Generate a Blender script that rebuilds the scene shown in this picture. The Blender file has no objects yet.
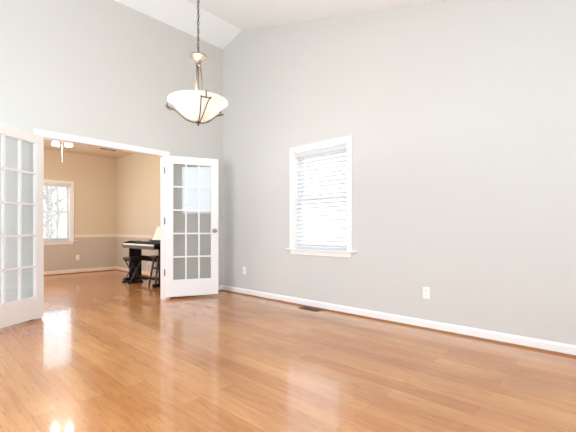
import bpy, bmesh, math, random
from mathutils import Vector, Matrix
PI = math.pi
S = bpy.context.scene
COL = S.collection
random.seed(7)

# ------------------------------------------------------------------ camera
cam = bpy.data.objects.new('camera', bpy.data.cameras.new('camera'))
COL.objects.link(cam)
cam.location = (-3.5923, -4.7961, 0.9926)
cam.rotation_euler = (PI / 2, 0, -0.8214)
cam.data.sensor_width = 36
cam.data.lens = 359.85 / 576 * 36
cam.data.shift_y = 13.92 / 576
cam.data.clip_start = 0.05
cam.data.clip_end = 300
S.camera = cam

# ------------------------------------------------------------------ view, world, light
vs = S.view_settings
vs.view_transform = 'Standard'
vs.look = 'None'
vs.gamma = 1
vs.use_curve_mapping = False
vs.exposure = -0.93
S.display_settings.display_device = 'sRGB'
S.cycles.use_denoising = True
S.cycles.max_bounces = 10
S.cycles.diffuse_bounces = 8
S.cycles.transparent_max_bounces = 16
S.cycles.caustics_reflective = False
S.cycles.caustics_refractive = False

W = bpy.data.worlds.new('sky')
S.world = W
W.use_nodes = True
W.node_tree.nodes['Background'].inputs[0].default_value = (0.90, 0.96, 1.0, 1)   # overcast sky
W.node_tree.nodes['Background'].inputs[1].default_value = 6.0


def area(name, loc, rot, sx, sy, power, color=(1, 1, 1)):
    l = bpy.data.lights.new(name, 'AREA')
    l.shape = 'RECTANGLE'
    l.size = sx
    l.size_y = sy
    l.energy = power
    l.color = color
    o = bpy.data.objects.new(name, l)
    COL.objects.link(o)
    o.location = loc
    o.rotation_euler = rot
    return o


# area lamps for window daylight; some stand at added, unseen openings
DAY = (0.765, 0.99, 1.175)
area('daylight_rear', (-2.30, -6.12, 2.25), (PI / 2, 0, 0), 1.0, 1.4, 40, DAY)
area('daylight_rear', (-4.45, -6.12, 1.50), (PI / 2, 0, 0), 1.6, 1.7, 30, DAY)  # lamp at an added, unseen opening to keep the room bright
area('daylight_rear', (-0.75, -6.12, 1.50), (PI / 2, 0, 0), 1.0, 1.7, 6, DAY)  # same on the other side, opening also added for light
area('daylight_fill_left', (-5.42, -2.25, 1.60), (0, -PI / 2, 0), 2.4, 2.7, 162, DAY)  # main fill lamp, added at an unseen opening
area('daylight_right', (-0.16, -1.99, 1.40), (0, PI / 2, 0), 1.2, 0.8, 5, DAY)
area('daylight_far', (-1.39, 4.30, 1.40), (-PI / 2, 0, 0), 0.8, 1.2, 10, DAY)
area('daylight_fill_far_left', (-3.48, 2.3, 1.40), (0, -PI / 2, 0), 1.2, 1.6, 66, (.90, .97, 1.0))  # lamp at an unseen side opening, added to brighten the far walls


# ------------------------------------------------------------------ materials
def lin(r, g, b):
    f = lambda c: (c / 255 / 12.92) if c / 255 <= .04045 else ((c / 255 + .055) / 1.055) ** 2.4
    return (f(r), f(g), f(b), 1)


def mat(name, col, rough=.5, metal=0, spec=.5, noise=None, bump=0, nscale=60, emit=None, estr=0, coat=0):
    m = bpy.data.materials.new(name)
    m.use_nodes = True
    nt = m.node_tree
    b = nt.nodes['Principled BSDF']
    b.inputs['Base Color'].default_value = col
    b.inputs['Roughness'].default_value = rough
    b.inputs['Metallic'].default_value = metal
    b.inputs['Specular IOR Level'].default_value = spec
    b.inputs['Coat Weight'].default_value = coat
    if emit:
        b.inputs['Emission Color'].default_value = emit
        b.inputs['Emission Strength'].default_value = estr
    tc = nt.nodes.new('ShaderNodeTexCoord')
    n = nt.nodes.new('ShaderNodeTexNoise')
    n.inputs['Scale'].default_value = nscale
    n.inputs['Detail'].default_value = 4
    nt.links.new(tc.outputs['Object'], n.inputs['Vector'])
    amt = .03 if noise is None else noise
    mx = nt.nodes.new('ShaderNodeMix')
    mx.data_type = 'RGBA'
    mx.inputs['A'].default_value = tuple(c * (1 - amt) for c in col[:3]) + (1,)
    mx.inputs['B'].default_value = tuple(min(1, c * (1 + amt)) for c in col[:3]) + (1,)
    nt.links.new(n.outputs['Fac'], mx.inputs['Factor'])
    nt.links.new(mx.outputs['Result'], b.inputs['Base Color'])
    if bump:
        bp = nt.nodes.new('ShaderNodeBump')
        bp.inputs['Strength'].default_value = bump
        bp.inputs['Distance'].default_value = .002
        nt.links.new(n.outputs['Fac'], bp.inputs['Height'])
        nt.links.new(bp.outputs['Normal'], b.inputs['Normal'])
    return m


def glass_mat(name, tint=(1, 1, 1, 1), refl=1.0):
    m = bpy.data.materials.new(name)
    m.use_nodes = True
    nt = m.node_tree
    nt.nodes.remove(nt.nodes['Principled BSDF'])
    out = nt.nodes['Material Output']
    tr = nt.nodes.new('ShaderNodeBsdfTransparent')
    tr.inputs[0].default_value = tint
    gl = nt.nodes.new('ShaderNodeBsdfGlossy')
    gl.inputs['Roughness'].default_value = .01
    fr = nt.nodes.new('ShaderNodeFresnel')
    ge = nt.nodes.new('ShaderNodeNewGeometry')            # same fresnel on both faces of the sheet
    mr = nt.nodes.new('ShaderNodeMapRange')
    mr.inputs['To Min'].default_value = 1.5
    mr.inputs['To Max'].default_value = 1 / 1.5
    nt.links.new(ge.outputs['Backfacing'], mr.inputs['Value'])
    nt.links.new(mr.outputs['Result'], fr.inputs['IOR'])
    mu = nt.nodes.new('ShaderNodeMath')
    mu.operation = 'MULTIPLY'
    mu.inputs[1].default_value = refl
    mx = nt.nodes.new('ShaderNodeMixShader')
    nt.links.new(fr.outputs[0], mu.inputs[0])
    nt.links.new(mu.outputs[0], mx.inputs[0])
    nt.links.new(tr.outputs[0], mx.inputs[1])
    nt.links.new(gl.outputs[0], mx.inputs[2])
    nt.links.new(mx.outputs[0], out.inputs[0])
    return m


def floor_mat():
    m = bpy.data.materials.new('oak_planks')
    m.use_nodes = True
    nt = m.node_tree
    N, L = nt.nodes.new, nt.links.new
    b = nt.nodes['Principled BSDF']
    tc = N('ShaderNodeTexCoord')
    sep = N('ShaderNodeSeparateXYZ')
    L(tc.outputs['Object'], sep.inputs[0])
    com = N('ShaderNodeCombineXYZ')                    # planks run along y
    L(sep.outputs['Y'], com.inputs['X'])
    L(sep.outputs['X'], com.inputs['Y'])
    br = N('ShaderNodeTexBrick')
    br.offset = .37
    br.offset_frequency = 2
    br.inputs['Scale'].default_value = 1
    br.inputs['Mortar Size'].default_value = .0011
    br.inputs['Mortar Smooth'].default_value = .3
    br.inputs['Brick Width'].default_value = 1.25
    br.inputs['Row Height'].default_value = .125
    br.inputs['Bias'].default_value = 0
    br.inputs['Color1'].default_value = lin(*FLOOR_A)
    br.inputs['Color2'].default_value = lin(*FLOOR_B)
    br.inputs['Mortar'].default_value = lin(168, 108, 66)
    L(com.outputs[0], br.inputs['Vector'])
    # grain: noise stretched along the plank
    mp = N('ShaderNodeMapping')
    mp.inputs['Scale'].default_value = (1.3, 16, 1)
    L(com.outputs[0], mp.inputs['Vector'])
    g = N('ShaderNodeTexNoise')
    g.inputs['Scale'].default_value = 2.2
    g.inputs['Detail'].default_value = 8
    g.inputs['Roughness'].default_value = .62
    g.inputs['Distortion'].default_value = .5
    L(mp.outputs[0], g.inputs['Vector'])
    cr = N('ShaderNodeValToRGB')
    cr.color_ramp.elements[0].position = .34
    cr.color_ramp.elements[0].color = (.74, .66, .58, 1)
    cr.color_ramp.elements[1].position = .56
    cr.color_ramp.elements[1].color = (1.03, 1.03, 1.03, 1)
    L(g.outputs['Fac'], cr.inputs['Fac'])
    # fine dark flecks
    mp2 = N('ShaderNodeMapping')
    mp2.inputs['Scale'].default_value = (2.6, 24, 1)
    L(com.outputs[0], mp2.inputs['Vector'])
    g2 = N('ShaderNodeTexNoise')
    g2.inputs['Scale'].default_value = 3
    g2.inputs['Detail'].default_value = 5
    L(mp2.outputs[0], g2.inputs['Vector'])
    cr2 = N('ShaderNodeValToRGB')
    cr2.color_ramp.elements[0].position = .33
    cr2.color_ramp.elements[0].color = (.55, .46, .40, 1)
    cr2.color_ramp.elements[1].position = .42
    cr2.color_ramp.elements[1].color = (1, 1, 1, 1)
    L(g2.outputs['Fac'], cr2.inputs['Fac'])
    m1 = N('ShaderNodeMix'); m1.data_type = 'RGBA'; m1.blend_type = 'MULTIPLY'
    m1.inputs['Factor'].default_value = .55
    L(br.outputs['Color'], m1.inputs['A']); L(cr.outputs['Color'], m1.inputs['B'])
    m2 = N('ShaderNodeMix'); m2.data_type = 'RGBA'; m2.blend_type = 'MULTIPLY'
    m2.inputs['Factor'].default_value = .5
    L(m1.outputs['Result'], m2.inputs['A']); L(cr2.outputs['Color'], m2.inputs['B'])
    g3 = N('ShaderNodeTexNoise')                          # broad tone drift from board to board
    g3.inputs['Scale'].default_value = 1.0
    g3.inputs['Detail'].default_value = 3
    mp4 = N('ShaderNodeMapping')
    mp4.inputs['Scale'].default_value = (1.1, 3.2, 1)
    L(com.outputs[0], mp4.inputs['Vector']); L(mp4.outputs[0], g3.inputs['Vector'])
    cr3 = N('ShaderNodeValToRGB')
    cr3.color_ramp.elements[0].position = .32
    cr3.color_ramp.elements[0].color = (.80, .74, .68, 1)
    cr3.color_ramp.elements[1].position = .68
    cr3.color_ramp.elements[1].color = (1.06, 1.08, 1.1, 1)
    L(g3.outputs['Fac'], cr3.inputs['Fac'])
    m3 = N('ShaderNodeMix'); m3.data_type = 'RGBA'; m3.blend_type = 'MULTIPLY'
    m3.inputs['Factor'].default_value = 1
    L(m2.outputs['Result'], m3.inputs['A']); L(cr3.outputs['Color'], m3.inputs['B'])
    L(m3.outputs['Result'], b.inputs['Base Color'])
    b.inputs['Roughness'].default_value = .26
    b.inputs['Specular IOR Level'].default_value = .5
    b.inputs['Coat Weight'].default_value = .55
    b.inputs['Coat Roughness'].default_value = .055
    n3 = N('ShaderNodeTexNoise')
    n3.inputs['Scale'].default_value = 5
    mp3 = N('ShaderNodeMapping')
    mp3.inputs['Scale'].default_value = (.6, 3, 1)
    L(com.outputs[0], mp3.inputs['Vector']); L(mp3.outputs[0], n3.inputs['Vector'])
    bp = N('ShaderNodeBump')
    bp.inputs['Strength'].default_value = .03
    bp.inputs['Distance'].default_value = .003
    L(n3.outputs['Fac'], bp.inputs['Height'])
    bp2 = N('ShaderNodeBump')
    bp2.invert = True
    bp2.inputs['Strength'].default_value = .3
    bp2.inputs['Distance'].default_value = .001
    L(br.outputs['Fac'], bp2.inputs['Height'])
    L(bp.outputs['Normal'], bp2.inputs['Normal'])
    L(bp2.outputs['Normal'], b.inputs['Normal'])
    return m


FLOOR_A = (190, 124, 70)
FLOOR_B = (209, 149, 92)

M = dict(
    wall=mat('greige_wall_paint', lin(207, 206, 202), .75, noise=.012, bump=.06, nscale=220),
    ceil=mat('white_ceiling_paint', lin(243, 248, 250), .85, noise=.012, bump=.08, nscale=160),
    tan=mat('warm_tinted_wall', lin(216, 201, 178), .75, noise=.015, bump=.06, nscale=220),  # warm bulb light put into the wall colour as tan
    taupe=mat('taupe_wall', lin(200, 190, 176), .75, noise=.015, bump=.06, nscale=220),
    tanceil=mat('warm_bounce_ceiling', lin(222, 204, 178), .85, noise=.012),  # warm floor bounce put into the ceiling colour
    white=mat('white_trim_paint', lin(240, 239, 238), .35, noise=.01),
    cream=mat('warm_tinted_trim', lin(238, 226, 206), .4, noise=.01),  # far-room trim, warm light put into its cream tone
    shoe=mat('stained_wood_moulding', lin(150, 98, 54), .35, noise=.2, nscale=25),
    floor=floor_mat(),
    glass=glass_mat('clear_pane_glass', (.97, .98, .98, 1), 1.2),
    blind=mat('white_blind_slat', lin(243, 244, 245), .45, noise=.01),
    bronze=mat('dark_bronze_metal', lin(74, 60, 48), .38, .9, noise=.1),
    hinge=mat('antique_hinge_metal', lin(92, 80, 66), .35, .9, noise=.1),
    nickel=mat('satin_nickel', lin(172, 160, 146), .3, 1, noise=.05),
    pewter=mat('pewter_fixture_metal', lin(128, 115, 100), .48, .85, noise=.15, nscale=90),
    chain=mat('dark_chain_metal', lin(96, 84, 74), .4, .85, noise=.1),
    bowl=mat('frosted_alabaster_glass', lin(244, 240, 226), .35, noise=.05, nscale=9, emit=(1.0, .97, .88, 1), estr=.85),
    shade=mat('lit_frosted_shade', lin(250, 245, 230), .4, emit=(1.0, .95, .84, 1), estr=6),
    plastic=mat('white_plate_plastic', lin(244, 243, 240), .3, noise=.01),
    slot=mat('dark_slot', lin(60, 58, 56), .6),
    vent=mat('brown_register_metal', lin(98, 74, 54), .4, .5, noise=.15),
    duct=mat('dark_duct_interior', lin(30, 26, 24), .8),
    cvent=mat('white_register_metal', lin(226, 214, 196), .45, noise=.03),
    black=mat('black_piano_case', lin(22, 20, 21), .3, spec=.3, noise=.1),
    keyslip=mat('grey_keyslip', lin(92, 88, 88), .3, noise=.05),
    ivory=mat('ivory_keys', lin(243, 238, 228), .25, noise=.02),
    cushion=mat('black_bench_vinyl', lin(26, 24, 25), .35, noise=.1, bump=.2),
    benchleg=mat('grey_bench_metal', lin(70, 70, 74), .3, .8),
    redwood=mat('dark_red_stained_wood', lin(72, 36, 26), .35, noise=.25, nscale=20),
    paper=mat('sheet_paper', lin(240, 236, 226), .7, noise=.03),
    cable=mat('pale_cable_rubber', lin(248, 244, 238), .5, noise=.05),
    fan=mat('white_fan_enamel', lin(236, 232, 224), .4),
    bark=mat('grey_bark', lin(180, 177, 175), .9, noise=.3, bump=.5, nscale=30),
    leaves=mat('leaf_litter', lin(205, 200, 192), .95, noise=.35, nscale=3),
)


nt = M['blind'].node_tree                            # translucency added to make the slats glow brighter
_p = nt.nodes['Principled BSDF']
_t = nt.nodes.new('ShaderNodeBsdfTranslucent')
_t.inputs[0].default_value = lin(243, 244, 245)
_m = nt.nodes.new('ShaderNodeMixShader')
_m.inputs[0].default_value = .5
nt.links.new(_p.outputs[0], _m.inputs[1])
nt.links.new(_t.outputs[0], _m.inputs[2])
nt.links.new(_m.outputs[0], nt.nodes['Material Output'].inputs[0])


# ------------------------------------------------------------------ mesh helpers
class MB:
    def __init__(s):
        s.bm = bmesh.new()

    def box(s, x0, y0, z0, x1, y1, z1, mtx=None):
        vs_ = [(x0, y0, z0), (x1, y0, z0), (x1, y1, z0), (x0, y1, z0), (x0, y0, z1), (x1, y0, z1), (x1, y1, z1), (x0, y1, z1)]
        if mtx is not None:
            vs_ = [mtx @ Vector(v) for v in vs_]
        v = [s.bm.verts.new(c) for c in vs_]
        for f in ((3, 2, 1, 0), (4, 5, 6, 7), (0, 1, 5, 4), (1, 2, 6, 5), (2, 3, 7, 6), (3, 0, 4, 7)):
            s.bm.faces.new([v[i] for i in f])
        return s

    def prism(s, pts, d):
        """closed polygon pts (3D, planar) extruded by vector d"""
        d = Vector(d)
        a = [s.bm.verts.new(p) for p in pts]
        b = [s.bm.verts.new(Vector(p) + d) for p in pts]
        n = len(pts)
        s.bm.faces.new(a[::-1])
        s.bm.faces.new(b)
        for i in range(n):
            s.bm.faces.new((a[i], a[(i + 1) % n], b[(i + 1) % n], b[i]))
        return s

    def tube(s, pts, r, n=8, cap=True, closed=False):
        pts = [Vector(p) for p in pts]
        rs = r if isinstance(r, (list, tuple)) else [r] * len(pts)
        rings = []
        up = None
        m = len(pts)
        for i, p in enumerate(pts):
            if closed:
                t = pts[(i + 1) % m] - pts[i - 1]
            else:
                t = pts[min(i + 1, m - 1)] - pts[max(i - 1, 0)]
            t.normalize()
            if up is None:
                up = t.orthogonal().normalized()
            up = (up - t * up.dot(t)).normalized()
            w = t.cross(up)
            rings.append([s.bm.verts.new(p + (up * math.cos(2 * PI * k / n) + w * math.sin(2 * PI * k / n)) * rs[i]) for k in range(n)])
        for i in range(m if closed else m - 1):
            A, B = rings[i], rings[(i + 1) % m]
            for k in range(n):
                s.bm.faces.new((A[k], A[(k + 1) % n], B[(k + 1) % n], B[k]))
        if cap and not closed:
            s.bm.faces.new(rings[0][::-1])
            s.bm.faces.new(rings[-1])
        return s

    def lathe(s, prof, n=32, mtx=None, cap=True):
        """prof: list of (r, z); about the z axis"""
        mtx = mtx or Matrix.Identity(4)
        rings = []
        for r, z in prof:
            r = max(r, 1e-4)
            rings.append([s.bm.verts.new(mtx @ Vector((r * math.cos(2 * PI * k / n), r * math.sin(2 * PI * k / n), z))) for k in range(n)])
        for A, B in zip(rings, rings[1:]):
            for k in range(n):
                s.bm.faces.new((A[k], A[(k + 1) % n], B[(k + 1) % n], B[k]))
        if cap:
            s.bm.faces.new(rings[0][::-1])
            s.bm.faces.new(rings[-1])
        return s

    def build(s, name, m, parent=None, bevel=0, smooth=False, segs=2):
        bmesh.ops.recalc_face_normals(s.bm, faces=s.bm.faces)
        me = bpy.data.meshes.new(name)
        s.bm.to_mesh(me)
        s.bm.free()
        me.materials.append(M[m])
        if smooth:
            for p in me.polygons:
                p.use_smooth = True
            me.set_sharp_from_angle(angle=math.radians(45))
        o = bpy.data.objects.new(name, me)
        COL.objects.link(o)
        if parent is not None:
            o.parent = parent
        if bevel:
            md = o.modifiers.new('bevel', 'BEVEL')
            md.width = bevel
            md.segments = segs
            md.limit_method = 'ANGLE'
        return o


def tag(o, label, cat, group=None, kind=None):
    o['label'] = label
    o['category'] = cat
    if group:
        o['group'] = group
    if kind:
        o['kind'] = kind
    return o


def empty(name, loc=(0, 0, 0), rz=0.0):
    o = bpy.data.objects.new(name, None)
    COL.objects.link(o)
    o.empty_display_size = .1
    o.location = loc
    o.rotation_euler = (0, 0, rz)
    return o


def struct(o, label, cat):
    return tag(o, label, cat, kind='structure')


# ------------------------------------------------------------------ room shell
XL, YB = -5.55, -6.25           # left wall and rear wall of the front room
RY, RZ = -0.5, 4.075            # ridge of the vaulted ceiling
SL = 0.285
KY = -3.95                       # the slope levels out here, behind the camera's view


def cz(y):
    if y >= RY:
        return RZ - .25 * (y - RY)
    return RZ - SL * (RY - max(y, KY))


WZ0, WZ1 = 0.745, 2.035         # window opening heights
OX0, OX1, OZ = -2.515, -1.03, 2.045   # wide opening in the back wall
FX0, FY0, FY1, FX1, FZ = -3.6, .115, 4.4, .05, 2.75   # far room

o = MB().box(XL - .15, YB - .15, -.12, .25, FY1 + .15, 0).build('floor', 'floor')
struct(o, 'glossy honey oak plank floor running through both rooms', 'floor')

# right wall (gable), window opening between y=-2.42 and -1.56
b = MB()
ys = [YB, KY, -2.42, -1.56, RY, 0.0]
for ya, yb in zip(ys, ys[1:]):
    if ya == -2.42:
        b.prism([(0, ya, 0), (0, yb, 0), (0, yb, WZ0), (0, ya, WZ0)], (.15, 0, 0))
        b.prism([(0, ya, WZ1), (0, yb, WZ1), (0, yb, cz(yb)), (0, ya, cz(ya))], (.15, 0, 0))
    else:
        b.prism([(0, ya, 0), (0, yb, 0), (0, yb, cz(yb)), (0, ya, cz(ya))], (.15, 0, 0))
struct(b.build('wall_right', 'wall'), 'tall pale greige gable wall with a window on the right', 'wall')
# unseen left wall, wide opening added to let daylight in
b = MB()
b.box(XL - .15, YB, 0, XL, -4.3, 2.9)
b.box(XL - .15, -.5, 0, XL, 0, 2.9)
b.box(XL - .15, -4.3, 0, XL, -.5, .3)
b.prism([(XL, YB, 2.9), (XL, RY, 2.9), (XL, RY, RZ), (XL, KY, cz(KY)), (XL, YB, cz(YB))], (-.15, 0, 0))
b.prism([(XL, RY, 2.9), (XL, 0, 2.9), (XL, 0, cz(0)), (XL, RY, RZ)], (-.15, 0, 0))
struct(b.build('wall_left', 'wall'), 'pale greige wall on the left, outside the frame', 'wall')
# back wall with the wide opening
b = MB()
zc0 = cz(0) + .05
b.box(XL - .15, 0, 0, OX0 - .02, .115, zc0)
b.box(OX1 + .02, 0, 0, .15, .115, zc0)
b.box(OX0 - .02, 0, OZ + .02, OX1 + .02, .115, zc0)
struct(b.build('wall_back', 'wall'), 'tall pale greige wall holding the wide french door opening', 'wall')
# rear wall behind the camera with openings, outer two added for light
b = MB()
zr = cz(YB) + .05
edges = [(-5.3, -3.6, .6, 2.4), (-2.85, -1.75, 1.5, 3.0), (-1.3, -.2, .6, 2.4)]
x = XL - .15
for xa, xb, za, zb in edges:
    b.box(x, YB - .15, 0, xa, YB, zr)
    b.box(xa, YB - .15, 0, xb, YB, za)
    b.box(xa, YB - .15, zb, xb, YB, zr)
    x = xb
b.box(x, YB - .15, 0, .15, YB, zr)
struct(b.build('wall_rear', 'wall'), 'pale greige wall behind the camera', 'wall')
# vaulted ceiling
b = MB()
b.prism([(XL - .15, KY, cz(KY)), (XL - .15, RY, RZ), (XL - .15, RY, RZ + .15), (XL - .15, KY, cz(KY) + .15)], (-XL + .35, 0, 0))
b.prism([(XL - .15, YB - .15, cz(KY)), (XL - .15, KY, cz(KY)), (XL - .15, KY, cz(KY) + .15), (XL - .15, YB - .15, cz(KY) + .15)], (-XL + .35, 0, 0))
b.prism([(XL - .15, RY, RZ), (XL - .15, .115, cz(.115)), (XL - .15, .115, cz(.115) + .15), (XL - .15, RY, RZ + .15)], (-XL + .35, 0, 0))
struct(b.build('ceiling', 'ceil'), 'white vaulted ceiling folding down to the back wall', 'ceiling')

# ---- far room
WX0, WX1 = -1.825, -.965
CR = .86                        # chair rail height (wall colour turns greyer below)
for z0, z1, m, nm in ((0, CR, 'taupe', 'wall_far_lower'), (CR, FZ, 'tan', 'wall_far_upper')):
    b = MB()
    b.box(FX0 - .15, FY1, z0, WX0, FY1 + .15, z1)
    b.box(WX1, FY1, z0, FX1 + .15, FY1 + .15, z1)
    b.box(WX0, FY1, z0 if z0 == 0 else WZ1, WX1, FY1 + .15, WZ0 if z0 == 0 else z1)
    struct(b.build(nm, m), ('taupe lower part of the far room window wall' if z0 == 0 else 'tan upper part of the far room window wall'), 'wall')
b = MB(); b.box(FX1, FY0, 0, FX1 + .15, FY1, CR)
struct(b.build('wall_far_right_lower', 'taupe'), 'taupe lower wall behind the piano below the chair rail', 'wall')
b = MB(); b.box(FX1, FY0, CR, FX1 + .15, FY1, FZ)
struct(b.build('wall_far_right_upper', 'tan'), 'tan wall above the chair rail behind the piano', 'wall')
b = MB()
b.box(FX0 - .15, FY0, 0, FX0, FY1, .8)
b.box(FX0 - .15, FY0, 2.1, FX0, FY1, FZ)
b.box(FX0 - .15, FY0, .8, FX0, 1.4, 2.1)
b.box(FX0 - .15, 3.2, .8, FX0, FY1, 2.1)
struct(b.build('wall_far_left', 'tan'), 'tan left wall of the far room, hidden by the door', 'wall')
b = MB(); b.box(FX0 - .15, FY0, FZ, FX1 + .15, FY1 + .15, FZ + .15)
struct(b.build('ceiling_far', 'tanceil'), 'flat ceiling of the far room, warm floor bounce in its cream colour', 'ceiling')

# ---- baseboards (white board, stained shoe moulding)
BH, BT = .09, .014


def baseboard(name, p0, p1, nrm, label, paint='white'):
    """board along p0->p1 (2D), standing out by nrm from the wall"""
    p0, p1, n = Vector(p0), Vector(p1), Vector(nrm)
    r = struct(MB().prism([(p0.x, p0.y, .0), (p0.x + n.x * BT, p0.y + n.y * BT, .0), (p0.x + n.x * BT, p0.y + n.y * BT, BH - .018),
                    (p0.x + n.x * BT * .45, p0.y + n.y * BT * .45, BH - .004), (p0.x + n.x * BT * .45, p0.y + n.y * BT * .45, BH), (p0.x, p0.y, BH)],
                   (p1.x - p0.x, p1.y - p0.y, 0)).build(name, paint), label, 'baseboard')
    q = []
    for k in range(6):
        a = k / 5 * PI / 2
        q.append((.014 * math.cos(a), .016 * math.sin(a)))
    pts = [(p0.x + n.x * (BT + u), p0.y + n.y * (BT + u), z) for u, z in q] + [(p0.x + n.x * BT, p0.y + n.y * BT, 0)]
    MB().prism(pts, (p1.x - p0.x, p1.y - p0.y, 0)).build('shoe_moulding', 'shoe', r)['label'] = 'stained brown shoe moulding'
    return r


baseboard('baseboard_right', (0, YB), (0, -BT), (-1, 0), 'white baseboard with brown shoe moulding along the right wall')
baseboard('baseboard_back', (-.945, 0), (0, 0), (0, -1), 'short white baseboard on the back wall behind the right door')
baseboard('baseboard_left', (XL, 0), (-2.6, 0), (0, -1), 'white baseboard on the back wall behind the left door')
baseboard('baseboard_far', (FX0, FY1), (FX1, FY1), (0, -1), 'cream baseboard of the far room window wall', 'cream')
baseboard('baseboard_far_right', (FX1, FY0), (FX1, FY1 - BT), (-1, 0), 'cream baseboard behind the piano', 'cream')

# ---- chair rails
def chair_rail(name, x0, x1, y0, y1, axis, label):
    b = MB()
    if axis == 'x':
        for d, za, zb in ((.012, CR - .045, CR + .02), (.022, CR - .012, CR + .012)):
            b.box(x0, FY1 - d, za, x1, FY1, zb)
    else:
        for d, za, zb in ((.012, CR - .045, CR + .02), (.022, CR - .012, CR + .012)):
            b.box(FX1 - d, y0, za, FX1, y1, zb)
    struct(b.build(name, 'cream', bevel=.003), label, 'chair rail')


chair_rail('trim_1', -.895, FX1, 0, 0, 'x', 'cream chair rail between the far window and the corner')
chair_rail('trim_2', FX0, -1.895, 0, 0, 'x', 'cream chair rail left of the far window')
chair_rail('trim_3', 0, 0, FY0, FY1 - .022, 'y', 'cream chair rail on the wall behind the piano')

# ---- opening: jambs and casing
b = MB()
CW = .068
for xa, xb in ((OX0 - .02, OX0), (OX1, OX1 + .02)):
    b.box(xa, -.002, 0, xb, .117, OZ)
b.box(OX0 - .02, -.002, OZ, OX1 + .02, .117, OZ + .02)
for yy, sg in ((0, -1), (.115, 1)):
    ya, yb = sorted((yy, yy + sg * .012))
    yc, yd = sorted((yy, yy + sg * .019))
    a0, a1, zt = OX0 - .005, OX1 + .005, OZ + .005
    b.box(a0 - CW + .02, ya, 0, a0, yb, zt + CW - .02)
    b.box(a1, ya, 0, a1 + CW - .02, yb, zt + CW - .02)
    b.box(a0, ya, zt, a1, yb, zt + CW - .02)
    b.box(a0 - CW, yc, 0, a0 - CW + .02, yd, zt + CW)
    b.box(a1 + CW - .02, yc, 0, a1 + CW, yd, zt + CW)
    b.box(a0 - CW + .02, yc, zt + CW - .02, a1 + CW - .02, yd, zt + CW)
struct(b.build('trim_4', 'white'), 'white casing and jambs around the wide opening to the far room', 'door casing')


# ------------------------------------------------------------------ windows
def window(name, axis, label, rail_z=1.40):
    """local frame: u along the wall, w out of the wall into the room, z up. opening 0.86 wide"""
    root = empty(name)
    if axis == 'right':                              # wall x=0, room at -x
        root.location = (0, -1.99, 0)
        root.rotation_euler = (0, 0, -PI / 2)        # local +x -> world -y ; local -y -> world -x
    else:                                            # wall y=FY1, room at -y
        root.location = (-1.395, FY1, 0)
    struct(root, label, 'window')
    h = .43
    # casing on the wall face (room side is local -y)
    b = MB()
    c = .062
    e = .018
    b.box(-h - c + e, -.013, WZ0, -h, 0, WZ1 + c - e)
    b.box(h, -.013, WZ0, h + c - e, 0, WZ1 + c - e)
    b.box(-h, -.013, WZ1, h, 0, WZ1 + c - e)
    b.box(-h - c, -.02, WZ0, -h - c + e, 0, WZ1 + c)
    b.box(h + c - e, -.02, WZ0, h + c, 0, WZ1 + c)
    b.box(-h - c + e, -.02, WZ1 + c - e, h + c - e, 0, WZ1 + c)
    b.build('casing', 'white', root, bevel=.002)
    b = MB()
    b.box(-h - c - .06, -.045, WZ0 - .018, h + c + .06, .0, WZ0)
    b.box(-h, -.001, WZ0 - .018, h, .06, WZ0 + .002)
    b.build('sill', 'white', root, bevel=.004)
    b = MB()
    b.box(-h - c + .01, -.015, WZ0 - .078, h + c - .01, 0, WZ0 - .018)
    b.build('apron', 'white', root, bevel=.004)
    b = MB()                                         # jamb liner
    for xa, xb in ((-h, -h + .018), (h - .018, h)):
        b.box(xa, 0, WZ0, xb, .15, WZ1)
    b.box(-h, 0, WZ1 - .018, h, .15, WZ1)
    b.box(-h, .06, WZ0, h, .15, WZ0 + .03)
    b.build('jamb', 'white', root)
    g = h - .018
    for z0, z1, y0 in ((WZ0 + .03, rail_z + .02, .075), (rail_z - .02, WZ1 - .018, .112)):
        b = MB()
        f = .042
        b.box(-g, y0, z0, -g + f, y0 + .033, z1)
        b.box(g - f, y0, z0, g, y0 + .033, z1)
        b.box(-g + f, y0, z0, g - f, y0 + .033, z0 + f)
        b.box(-g + f, y0, z1 - f, g - f, y0 + .033, z1)
        sash = b.build('sash', 'white', root, bevel=.002)
        MB().box(-g + f - .005, y0 + .014, z0 + f - .005, g - f + .005, y0 + .019, z1 - f + .005).build('pane', 'glass', sash)
    return root


w1 = window('window_1', 'right', 'white framed sash window in the right wall of the front room')
w2 = window('window_2', 'far', 'white framed sash window in the tan far room')


def blind(src, label, tilt):
    root = empty('window_blind', src.location, src.rotation_euler.z)
    tag(root, label, 'blind')
    h = .398
    b = MB()
    b.box(-.408, .002, 1.955, .408, .062, 2.014)
    b.build('valance', 'blind', root, bevel=.003)
    b = MB()
    n = 22
    z0, z1 = WZ0 + .05, 1.93
    for k in range(n):
        z = z0 + (z1 - z0) * k / (n - 1)
        mt = Matrix.Translation((0, .034, z)) @ Matrix.Rotation(tilt, 4, 'X')
        b.box(-h, -.025, -.0015, h, .025, .0015, mt)
    b.build('slats', 'blind', root)
    MB().box(-h, .012, WZ0 + .006, h, .056, WZ0 + .024).build('bottom_rail', 'blind', root, bevel=.002)
    b = MB()
    for x in (-.3, 0, .3):
        b.tube([(x, .0065, WZ0 + .02), (x, .0065, 1.96)], .0011, 5)
        b.tube([(x, .0605, WZ0 + .02), (x, .0605, 1.96)], .0011, 5)
    b.build('ladder_cords', 'blind', root)
    MB().tube([(-.36, -.004, 1.99), (-.36, -.006, 1.35)], .004, 8).build('tilt_wand', 'blind', root)
    return root


blind(w1, 'white horizontal slat blind in the right wall window of the front room', math.radians(-19))
blind(w2, 'white slat blind in the far room window with trees behind', math.radians(4))


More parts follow.
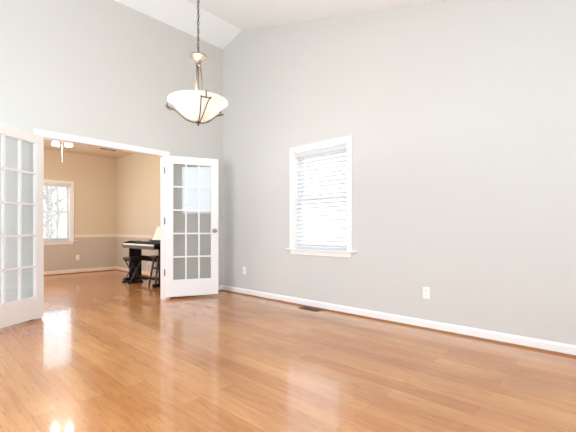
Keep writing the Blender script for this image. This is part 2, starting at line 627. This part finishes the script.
# ------------------------------------------------------------------ french doors
def french_door(name, hx, hy, ang, side, label, w=.756, gap=.028):
    """local x from the hinge along the leaf, visible face at y=0, leaf thickness towards the back (side * +y)"""
    root = empty(name, (hx, hy, gap), ang)
    struct(root, label, 'door')
    t, H = .035, 2.014
    ya, yb = sorted((0, side * t))
    st, tr, brl = .102, .102, .234
    b = MB()
    b.box(0, ya, 0, st, yb, H)
    b.box(w - st, ya, 0, w, yb, H)
    b.box(st, ya, 0, w - st, yb, brl)
    b.box(st, ya, H - tr, w - st, yb, H)
    b.build('door_frame', 'white', root, bevel=.003)
    gx0, gx1, gz0, gz1 = st, w - st, brl, H - tr
    mw = .02
    b = MB()
    xs = [gx0 + (gx1 - gx0) * i / 3 for i in range(4)]
    zs = [gz0 + (gz1 - gz0) * i / 5 for i in range(6)]
    e = .004
    for x in xs[1:3]:
        b.box(x - mw / 2, ya + e, gz0, x + mw / 2, yb - e, gz1)
    for z in zs[1:5]:
        for i in range(3):
            xa = xs[i] + (mw / 2 if i else 0)
            xb = xs[i + 1] - (mw / 2 if i < 2 else 0)
            b.box(xa, ya + e, z - mw / 2, xb, yb - e, z + mw / 2)
    bd = .008                                              # glazing bead around the lights
    for x0, x1, z0, z1 in ((gx0, gx0 + bd, gz0, gz1), (gx1 - bd, gx1, gz0, gz1), (gx0 + bd, gx1 - bd, gz0, gz0 + bd), (gx0 + bd, gx1 - bd, gz1 - bd, gz1)):
        b.box(x0, ya + e, z0, x1, yb - e, z1)
    b.build('muntins', 'white', root)
    b = MB()
    ym = (ya + yb) / 2
    for i in range(3):
        for j in range(5):
            b.box(xs[i] + .006, ym - .002, zs[j] + .006, xs[i + 1] - .006, ym + .002, zs[j + 1] - .006)
    b.build('panes', 'glass', root)
    # knob with rose on both faces
    b = MB()
    prof = [(.0, 0), (.031, 0), (.031, .005), (.026, .010), (.012, .013), (.011, .030), (.018, .036), (.026, .044), (.029, .054), (.026, .064), (.016, .071), (.0, .073)]
    for y0, sg in ((ya, -1), (yb, 1)):
        b.lathe(prof, 28, Matrix.Translation((w - .062, y0, .945)) @ Matrix.Rotation(-sg * PI / 2, 4, 'X'))
    b.build('knob', 'nickel', root, smooth=True)['label'] = 'round satin nickel knob'
    MB().box(w, ym - .011, .90, w + .0015, ym + .011, .99).build('latch_plate', 'nickel', root)
    for z in (.345, 1.08, 1.80):
        b = MB()
        yk = side * (t * .75)
        b.tube([(-.0065, yk, z - .045), (-.0065, yk, z + .045)], .0062, 10)
        b.tube([(-.0065, yk, z + .045), (-.0065, yk, z + .053)], .004, 8)
        b.box(-.0015, ya + .004, z - .044, 0, yb - .004, z + .044)
        b.build('hinge', 'hinge', root, smooth=True)['label'] = 'dark metal hinge'
    return root


AR, AL = math.radians(24.45), math.radians(34.17)
french_door('door_1', -1.047, -.054, -AR, 1, 'fifteen pane white french door folded back beside the right wall corner, round nickel knob in view', gap=.036)
french_door('door_2', -2.506, -.056, PI + AL, -1, 'fifteen pane white french door at the left edge, cut off by the frame')


# ------------------------------------------------------------------ pendant lamp
def pendant(x, y):
    root = empty('pendant_lamp', (x, y, 0))
    tag(root, 'hanging pendant lamp with white glass bowl in a pewter frame on a chain', 'lamp')
    zc = cz(y)
    rim, bot = 1.955, 1.806
    R = .221
    # ceiling canopy
    prof = [(.0, zc + .03), (.062, zc + .03), (.062, zc - .005), (.055, zc - .022), (.02, zc - .04), (.008, zc - .05), (.0, zc - .05)]
    MB().lathe(prof, 28).build('canopy', 'pewter', root, smooth=True)
    # chain of links and cord
    b = MB()
    z, k = zc - .045, 0
    while z > 2.335:
        a = PI / 2 * (k % 2)
        pts = []
        for i in range(10):
            t = 2 * PI * i / 10
            u = .0085 * math.cos(t)
            pts.append((u * math.cos(a), u * math.sin(a), z - .017 + .0185 * math.sin(t)))
        b.tube(pts, .0021, 5, closed=True)
        z -= .0285
        k += 1
    b.build('chain', 'chain', root, smooth=True)
    b = MB()
    b.tube([(.004 * math.sin(i * 1.3), .004 * math.cos(i * 1.3), zc - .045 - i * (zc - .045 - 2.33) / 40) for i in range(41)], .0022, 6)
    b.build('cord', 'chain', root, smooth=True)
    # flared crown cap
    prof = [(.0, 2.335), (.007, 2.335), (.008, 2.325), (.014, 2.318), (.02, 2.31), (.045, 2.305), (.061, 2.297), (.063, 2.29), (.052, 2.278),
            (.034, 2.264), (.022, 2.25), (.017, 2.235), (.019, 2.225), (.0, 2.222)]
    MB().lathe(prof, 32).build('crown_cap', 'pewter', root, smooth=True)
    # three stem rods
    b = MB()
    for k in range(3):
        a = math.radians(70 + 120 * k)
        pts = []
        for i in range(13):
            t = i / 12
            r = .014 + .011 * math.sin(PI * t) + .008 * t * t
            aa = a + 1.1 * t
            pts.append((r * math.cos(aa), r * math.sin(aa), 2.235 - t * .36))
        b.tube(pts, .0058, 8)
    b.tube([(0, 0, 2.23), (0, 0, 1.80)], .006, 8)
    b.build('stem_rods', 'pewter', root, smooth=True)
    # glass bowl (shell with thickness)
    outer = [(.012, bot), (.05, bot + .009), (.086, bot + .026), (.114, bot + .047), (.141, bot + .073), (.168, bot + .102), (.197, bot + .130), (R, rim - .004), (R, rim)]
    inner = [(R - .004, rim + .001), (R - .022, rim - .018), (.163, bot + .108), (.136, bot + .080), (.109, bot + .054), (.085, bot + .030), (.045, bot + .016), (.012, bot + .012)]
    MB().lathe(outer + inner + [outer[0]], 56, cap=False).build('glass_bowl', 'bowl', root, smooth=True)
    # three straps hugging the bowl with out-curled ends
    for k in range(3):
        a = math.radians(-47 + PENDANT_ROT + 120 * k)
        c, s = math.cos(a), math.sin(a)
        path = [(.010, bot - .010), (.05, bot - .001), (.09, bot + .014), (.120, bot + .037), (.149, bot + .062), (.178, bot + .087), (.205, bot + .103), (.228, bot + .107), (.240, bot + .112)]
        wv = [.005, .007, .010, .014, .018, .023, .028, .031, .031]
        b = MB()
        for sg in (-1, 1):                               # two wires that spread towards the rim
            b.tube([(r * c - s * sg * w, r * s + c * sg * w, z) for (r, z), w in zip(path, wv)], .0042, 8)
        r, z = path[-2]
        b.tube([(r * c - s * -.038, r * s + c * -.038, z), (r * c - s * .038, r * s + c * .038, z)], .0055, 8)
        b.tube([(.237 * c, .237 * s, bot + .104), (.237 * c, .237 * s, rim - .01), (.234 * c, .234 * s, rim + .008)], .0055, 8)
        b.build('strap', 'pewter', root, smooth=True)
    prof = [(.0, bot - .034), (.006, bot - .033), (.009, bot - .027), (.006, bot - .021), (.012, bot - .017), (.02, bot - .011), (.022, bot - .006), (.014, bot + .002), (.0, bot + .003)]
    MB().lathe(prof, 20).build('finial', 'pewter', root, smooth=True)
    for k in range(2):                                   # the lamps inside the bowl
        l = bpy.data.lights.new('bulb_light', 'POINT')
        l.energy = 38
        l.color = (1, .97, .93)
        l.shadow_soft_size = .04
        lo = bpy.data.objects.new('bulb_light', l)
        COL.objects.link(lo)
        lo.parent = root
        lo.location = (.075 - .15 * k, .02, rim + .03)
    return root


PENDANT_ROT = -63
pendant(-2.075, -2.465)


# ------------------------------------------------------------------ ceiling fan in the far room
def ceiling_fan(x, y):
    root = empty('ceiling_fan', (x, y, 0))
    tag(root, 'white ceiling fan with lit frosted shades and a pull chain in the far room', 'ceiling fan')
    prof = [(.0, FZ + .002), (.075, FZ + .002), (.07, FZ - .03), (.03, FZ - .045), (.03, FZ - .055), (.1, FZ - .06), (.125, FZ - .08), (.125, FZ - .15), (.1, FZ - .172), (.06, FZ - .182), (.06, FZ - .22), (.05, FZ - .235), (.0, FZ - .24)]
    MB().lathe(prof, 32).build('motor_housing', 'fan', root, smooth=True)
    for k in range(5):
        a = 2 * PI * k / 5 + .55
        mt = Matrix.Rotation(a, 4, 'Z') @ Matrix.Translation((0, 0, FZ - .1)) @ Matrix.Rotation(math.radians(10), 4, 'X')
        b = MB()
        pts = [(.17, -.05), (.5, -.062), (.56, -.055), (.59, -.03), (.59, .03), (.56, .055), (.5, .062), (.17, .05)]
        b.prism([mt @ Vector((u, v, -.003)) for u, v in pts], mt.to_3x3() @ Vector((0, 0, .006)))
        bl = b.build('blade', 'fan', root)
        b = MB()
        b.box(.115, -.018, -.009, .23, .018, -.003, mt)
        b.build('blade_arm', 'fan', bl)
    # two lit shades
    for k, a in enumerate((math.radians(-43), math.radians(137))):
        c, s = math.cos(a), math.sin(a)
        ax = Vector((c * .12, s * .12, -.99)).normalized()
        p0 = Vector((c * .05, s * .05, FZ - .215))
        p1 = p0 + Vector((c * .046, s * .046, -.012))
        b = MB()
        b.tube([p0, p1, p1 + ax * .03], [.012, .012, .02], 10)
        arm = b.build('light_arm', 'fan', root, smooth=True)
        q = Vector((0, 0, 1)).rotation_difference(ax).to_matrix().to_4x4()
        mt = Matrix.Translation(p1 + ax * .025) @ q
        b = MB()
        pr = [(.02, 0), (.04, .012), (.052, .034), (.058, .06), (.058, .085), (.055, .085), (.055, .06), (.049, .036), (.037, .015), (.02, .003)]
        b.lathe(pr + [pr[0]], 24, mt, cap=False)
        b.build('shade', 'shade', arm, smooth=True)['label'] = 'glowing frosted glass shade'
        l = bpy.data.lights.new('bulb_light', 'POINT')
        l.energy = 37
        l.color = (1, .93, .81)
        l.shadow_soft_size = .045
        lo = bpy.data.objects.new('bulb_light', l)
        COL.objects.link(lo)
        lo.parent = root
        lo.location = p1 + ax * .15
    b = MB()
    b.tube([(0, 0, FZ - .238), (0, 0, 2.17)], .0022, 6)
    b.lathe([(.0, 2.135), (.006, 2.137), (.0075, 2.15), (.005, 2.165), (.0, 2.172)], 10)
    b.build('pull_chain', 'fan', root, smooth=True)
    return root


ceiling_fan(-1.74, 2.14)


# ------------------------------------------------------------------ vents and outlets
def floor_vent():
    root = empty('floor_vent', (-.105, -1.925, 0))
    tag(root, 'brown metal slotted floor vent beside the right baseboard', 'vent')
    b = MB()
    hx, hy = .058, .150
    b.box(-hx, -hy, 0, hx, -hy + .018, .006)
    b.box(-hx, hy - .018, 0, hx, hy, .006)
    b.box(-hx, -hy + .018, 0, -hx + .016, hy - .018, .006)
    b.box(hx - .016, -hy + .018, 0, hx, hy - .018, .006)
    b.build('frame', 'vent', root, bevel=.002)
    b = MB()
    for k in range(15):
        y = -hy + .03 + k * (2 * hy - .06) / 14
        b.box(-hx + .016, y - .0032, .0012, hx - .016, y + .0032, .0052)
    b.box(-.004, -hy + .018, .001, .004, hy - .018, .0054)
    b.build('louvers', 'vent', root)
    MB().box(-hx + .016, -hy + .018, .0, hx - .016, hy - .018, .001).build('duct', 'duct', root)


floor_vent()


def ceiling_vent():
    root = empty('ceiling_vent', (-.52, 3.42, FZ))
    tag(root, 'slotted air register on the far room ceiling by the corner', 'vent')
    b = MB()
    hx, hy = .19, .085
    b.box(-hx, -hy, -.007, hx, -hy + .022, 0)
    b.box(-hx, hy - .022, -.007, hx, hy, 0)
    b.box(-hx, -hy + .022, -.007, -hx + .022, hy - .022, 0)
    b.box(hx - .022, -hy + .022, -.007, hx, hy - .022, 0)
    b.box(-.012, -hy + .022, -.007, .012, hy - .022, 0)
    b.build('frame', 'cvent', root, bevel=.002)
    b = MB()
    for k in range(5):
        y = -hy + .035 + k * .025
        for x0, x1 in ((-hx + .022, -.012), (.012, hx - .022)):
            b.box(x0, y - .004, -.006, x1, y + .004, -.0025)
    b.build('louvers', 'slot', root)
    MB().box(-hx + .022, -hy + .022, -.002, hx - .022, hy - .022, 0).build('duct', 'duct', root)


ceiling_vent()


def outlet(loc, rz, label):
    """plate faces local -y"""
    root = empty('wall_outlet', loc, rz)
    tag(root, label, 'outlet')
    MB().box(-.035, -.006, -.0575, .035, 0, .0575).build('cover_plate', 'plastic', root, bevel=.003)
    for sz in (-1, 1):
        b = MB()
        zc = sz * .0195
        pts = []
        for k in range(20):
            t = 2 * PI * k / 20
            pts.append((max(-.0165, min(.0165, .0185 * math.cos(t))), -.0062, zc + .0145 * math.sin(t)))
        b.prism(pts, (0, -.0022, 0))
        f = b.build('receptacle', 'plastic', root)
        b = MB()
        b.box(-.0075, -.0088, zc - .003, -.0055, -.0083, zc + .006)
        b.box(.0055, -.0088, zc - .003, .0075, -.0083, zc + .006)
        b.box(-.002, -.0088, zc - .0095, .002, -.0083, zc - .006)
        b.build('slots', 'slot', f)
    MB().lathe([(.0, 0), (.003, 0), (.003, .001), (.0, .0012)], 10, Matrix.Translation((0, -.006, 0)) @ Matrix.Rotation(PI / 2, 4, 'X')).build('screw', 'nickel', root)


outlet((0, -3.352, .362), -PI / 2, 'white outlet plate on the right wall beyond the window towards the camera')
outlet((0, -.541, .368), -PI / 2, 'white outlet plate on the right wall near the corner with the french door')
outlet((-.825, FY1, .357), 0, 'white outlet plate on the taupe wall below the far window')


# ------------------------------------------------------------------ digital piano
def digital_piano():
    root = empty('digital_piano', (-.49, 1.70, 0))
    tag(root, 'black digital piano with ivory keys on a panel stand in the far room', 'piano')
    L = .655                                       # half length along y; front at -x
    b = MB()
    b.box(-.15, -L, .66, .19, L, .705)                 # bed
    b.box(.0, -L + .032, .705, .19, L - .032, .775)    # rear console
    for sg in (-1, 1):
        ya, yb = sorted((sg * L, sg * (L - .032)))
        b.prism([(-.165, ya, .655), (.19, ya, .655), (.19, ya, .78), (.0, ya, .78), (-.14, ya, .755), (-.165, ya, .735)], (0, yb - ya, 0))
    b.build('case', 'black', root, bevel=.004)
    MB().box(-.168, -L + .032, .648, -.150, L - .032, .700).build('keyslip', 'keyslip', root, bevel=.003)
    n = 52
    w = (2 * L - .066) / n
    b = MB()
    for k in range(n):
        y = -L + .033 + k * w
        b.box(-.166, y + .0006, .708, -.002, y + w - .0006, .737)
    b.build('white_keys', 'ivory', root)
    b = MB()
    for k in range(n - 1):
        if k % 7 in (0, 2, 3, 5, 6):
            y = -L + .033 + (k + 1) * w
            b.box(-.11, y - .006, .737, -.002, y + .006, .747)
    b.build('black_keys', 'black', root)
    MB().box(.045, -.45, .775, .075, .40, .7785).build('control_strip', 'keyslip', root)
    for sg in (-1, 1):
        yy = sg * (L - .06)
        MB().box(-.055, yy - .018, .06, .185, yy + .018, .66).build('leg_panel', 'black', root, bevel=.003)
        MB().box(-.165, yy - .03, .0, .2, yy + .03, .06).build('foot', 'black', root, bevel=.006)
    MB().box(.15, -L + .078, .39, .165, L - .078, .49).build('back_panel', 'black', root, bevel=.002)
    b = MB()
    b.box(-.02, -L + .078, .09, .0, L - .078, .13)
    for k in (-1, 0, 1):
        b.box(-.07, k * .07 - .02, .075, .0, k * .07 + .02, .09)
    b.build('pedal_bar', 'black', root, bevel=.002)
    # music rest leaning back
    b = MB()
    mt = Matrix.Translation((.06, 0, .779)) @ Matrix.Rotation(math.radians(24), 4, 'Y')
    b.box(0, -.58, 0, .008, -.06, .19, mt)
    b.box(-.045, -.58, 0, .0, -.06, .016, mt)
    b.build('music_rest', 'black', root, bevel=.002)
    return root


digital_piano()


def sheet_music():
    b = MB()
    mt = Matrix.Translation((-.43, 1.70, .7925)) @ Matrix.Rotation(math.radians(24), 4, 'Y')
    for y0, y1 in ((-.32, -.10), (-.54, -.32)):
        b.box(-.006, y0, .003, -.001, y1 - .001, .285, mt)
    o = b.build('sheet_music', 'paper')
    tag(o, 'white sheet music leaning on the piano music rest', 'sheet music')


sheet_music()


def piano_bench():
    root = empty('piano_bench', (-.60, 2.0, 0))
    tag(root, 'small black padded bench on crossed grey legs at the far end of the piano', 'bench')
    MB().box(-.125, -.175, .425, .125, .175, .48).build('seat', 'cushion', root, bevel=.018, segs=3)
    MB().box(-.10, -.15, .405, .10, .15, .425).build('seat_frame', 'black', root)
    for sg in (-1, 1):
        for q in (-1, 1):
            y = sg * .12 + q * .012
            MB().tube([(q * .115, y, .02), (-q * .09, y, .41)], .011, 8).build('leg', 'benchleg', root, smooth=True)
    for sg in (-1, 1):
        MB().box(-.15, sg * .12 - .03, 0, .13, sg * .12 + .03, .028).build('foot_bar', 'black', root, bevel=.003)
    return root


piano_bench()


def stool():
    root = empty('wooden_stool', (-.43, 1.275, 0))
    tag(root, 'dark red wooden stool with splayed legs and rungs at the near end of the piano', 'stool')
    MB().box(-.14, -.11, .50, .14, .11, .535).build('seat', 'redwood', root, bevel=.008)
    for sx in (-1, 1):
        for sy in (-1, 1):
            MB().tube([(sx * .15, sy * .12, 0), (sx * .075, sy * .07, .50)], [.016, .018], 8).build('leg', 'redwood', root, smooth=True)
    for z in (.12, .30):
        t = z / .5
        x, y = .15 - .075 * t, .12 - .05 * t
        for sg in (-1, 1):
            MB().tube([(-x, sg * y, z), (x, sg * y, z)], .009, 8).build('rung', 'redwood', root, smooth=True)
            MB().tube([(sg * x, -y, z + .03), (sg * x, y, z + .03)], .009, 8).build('rung', 'redwood', root, smooth=True)
    return root


stool()


def cable():
    b = MB()
    rnd = random.Random(3)
    for k in range(6):
        yc, rx, rz = 2.62 - k * .055, .07 + .04 * rnd.random(), .12 + .06 * rnd.random()
        zc = rz + .007 + .06 * rnd.random() * (k % 2)
        pts = [(.012 - .02 * k / 5 - .012 * math.sin(2 * i * PI / 18 + k), yc + rx * math.cos(2 * PI * i / 18), zc + rz * math.sin(2 * PI * i / 18)) for i in range(18)]
        b.tube(pts, .007, 6, closed=True)
    o = b.build('power_cable', 'cable', smooth=True)
    tag(o, 'pale looped cable bundle leaning on the taupe wall behind the piano', 'cable')


cable()


# ------------------------------------------------------------------ outdoors
def bare_tree(x, y, h, seed, label):
    rnd = random.Random(seed)
    root = empty('bare_tree', (x, y, -.3))
    tag(root, label, 'tree', 'bare trees outside the far window')
    MB().tube([(0, 0, 0), (.05 * h / 8, 0, h * .3), (-.05 * h / 8, .03, h * .6), (.05, 0, h)], [.06, .05, .035, .01], 8).build('trunk', 'bark', root, smooth=True)
    b = MB()
    for k in range(44):
        z = h * (.10 + .84 * k / 44)
        a = rnd.random() * 2 * PI
        ln = min(1.15, (h - z) * .3 + .3)
        d = Vector((math.cos(a), math.sin(a), .3 + .6 * rnd.random()))
        p0 = Vector((0, 0, z))
        p1 = p0 + d * ln * .5 + Vector((0, 0, .1 * ln))
        p2 = p1 + d * ln * .5 + Vector((rnd.uniform(-.2, .2), rnd.uniform(-.2, .2), .2 * ln))
        b.tube([p0, p1, p2], [.022, .015, .005], 5)
        for j in range(6):
            q = p0.lerp(p1, .3 + .2 * j) if j < 4 else p2.lerp(p1, .25 * (j - 3))
            e = q + Vector((rnd.uniform(-1, 1), rnd.uniform(-1, 1), rnd.uniform(-.2, .9))) * ln * .4
            b.tube([q, q.lerp(e, .5) + Vector((0, 0, .05)), e], [.010, .008, .004], 4)
    b.build('branches', 'bark', root)
    return root


o = MB().box(-60, -60, -.45, 60, 90, -.3).build('outdoor_ground', 'leaves')
struct(o, 'pale leaf strewn ground outside the windows', 'ground')
for i, (x, y) in enumerate(((-.45, 8.6), (.75, 12.2), (1.5, 16.2), (3.6, 20.0), (2.0, 22.5), (5.6, 25.0), (4.0, 29.0))):
    bare_tree(x, y, 6.5 + (i % 3), 11 + i, 'bare pale grey tree outside the far room window')
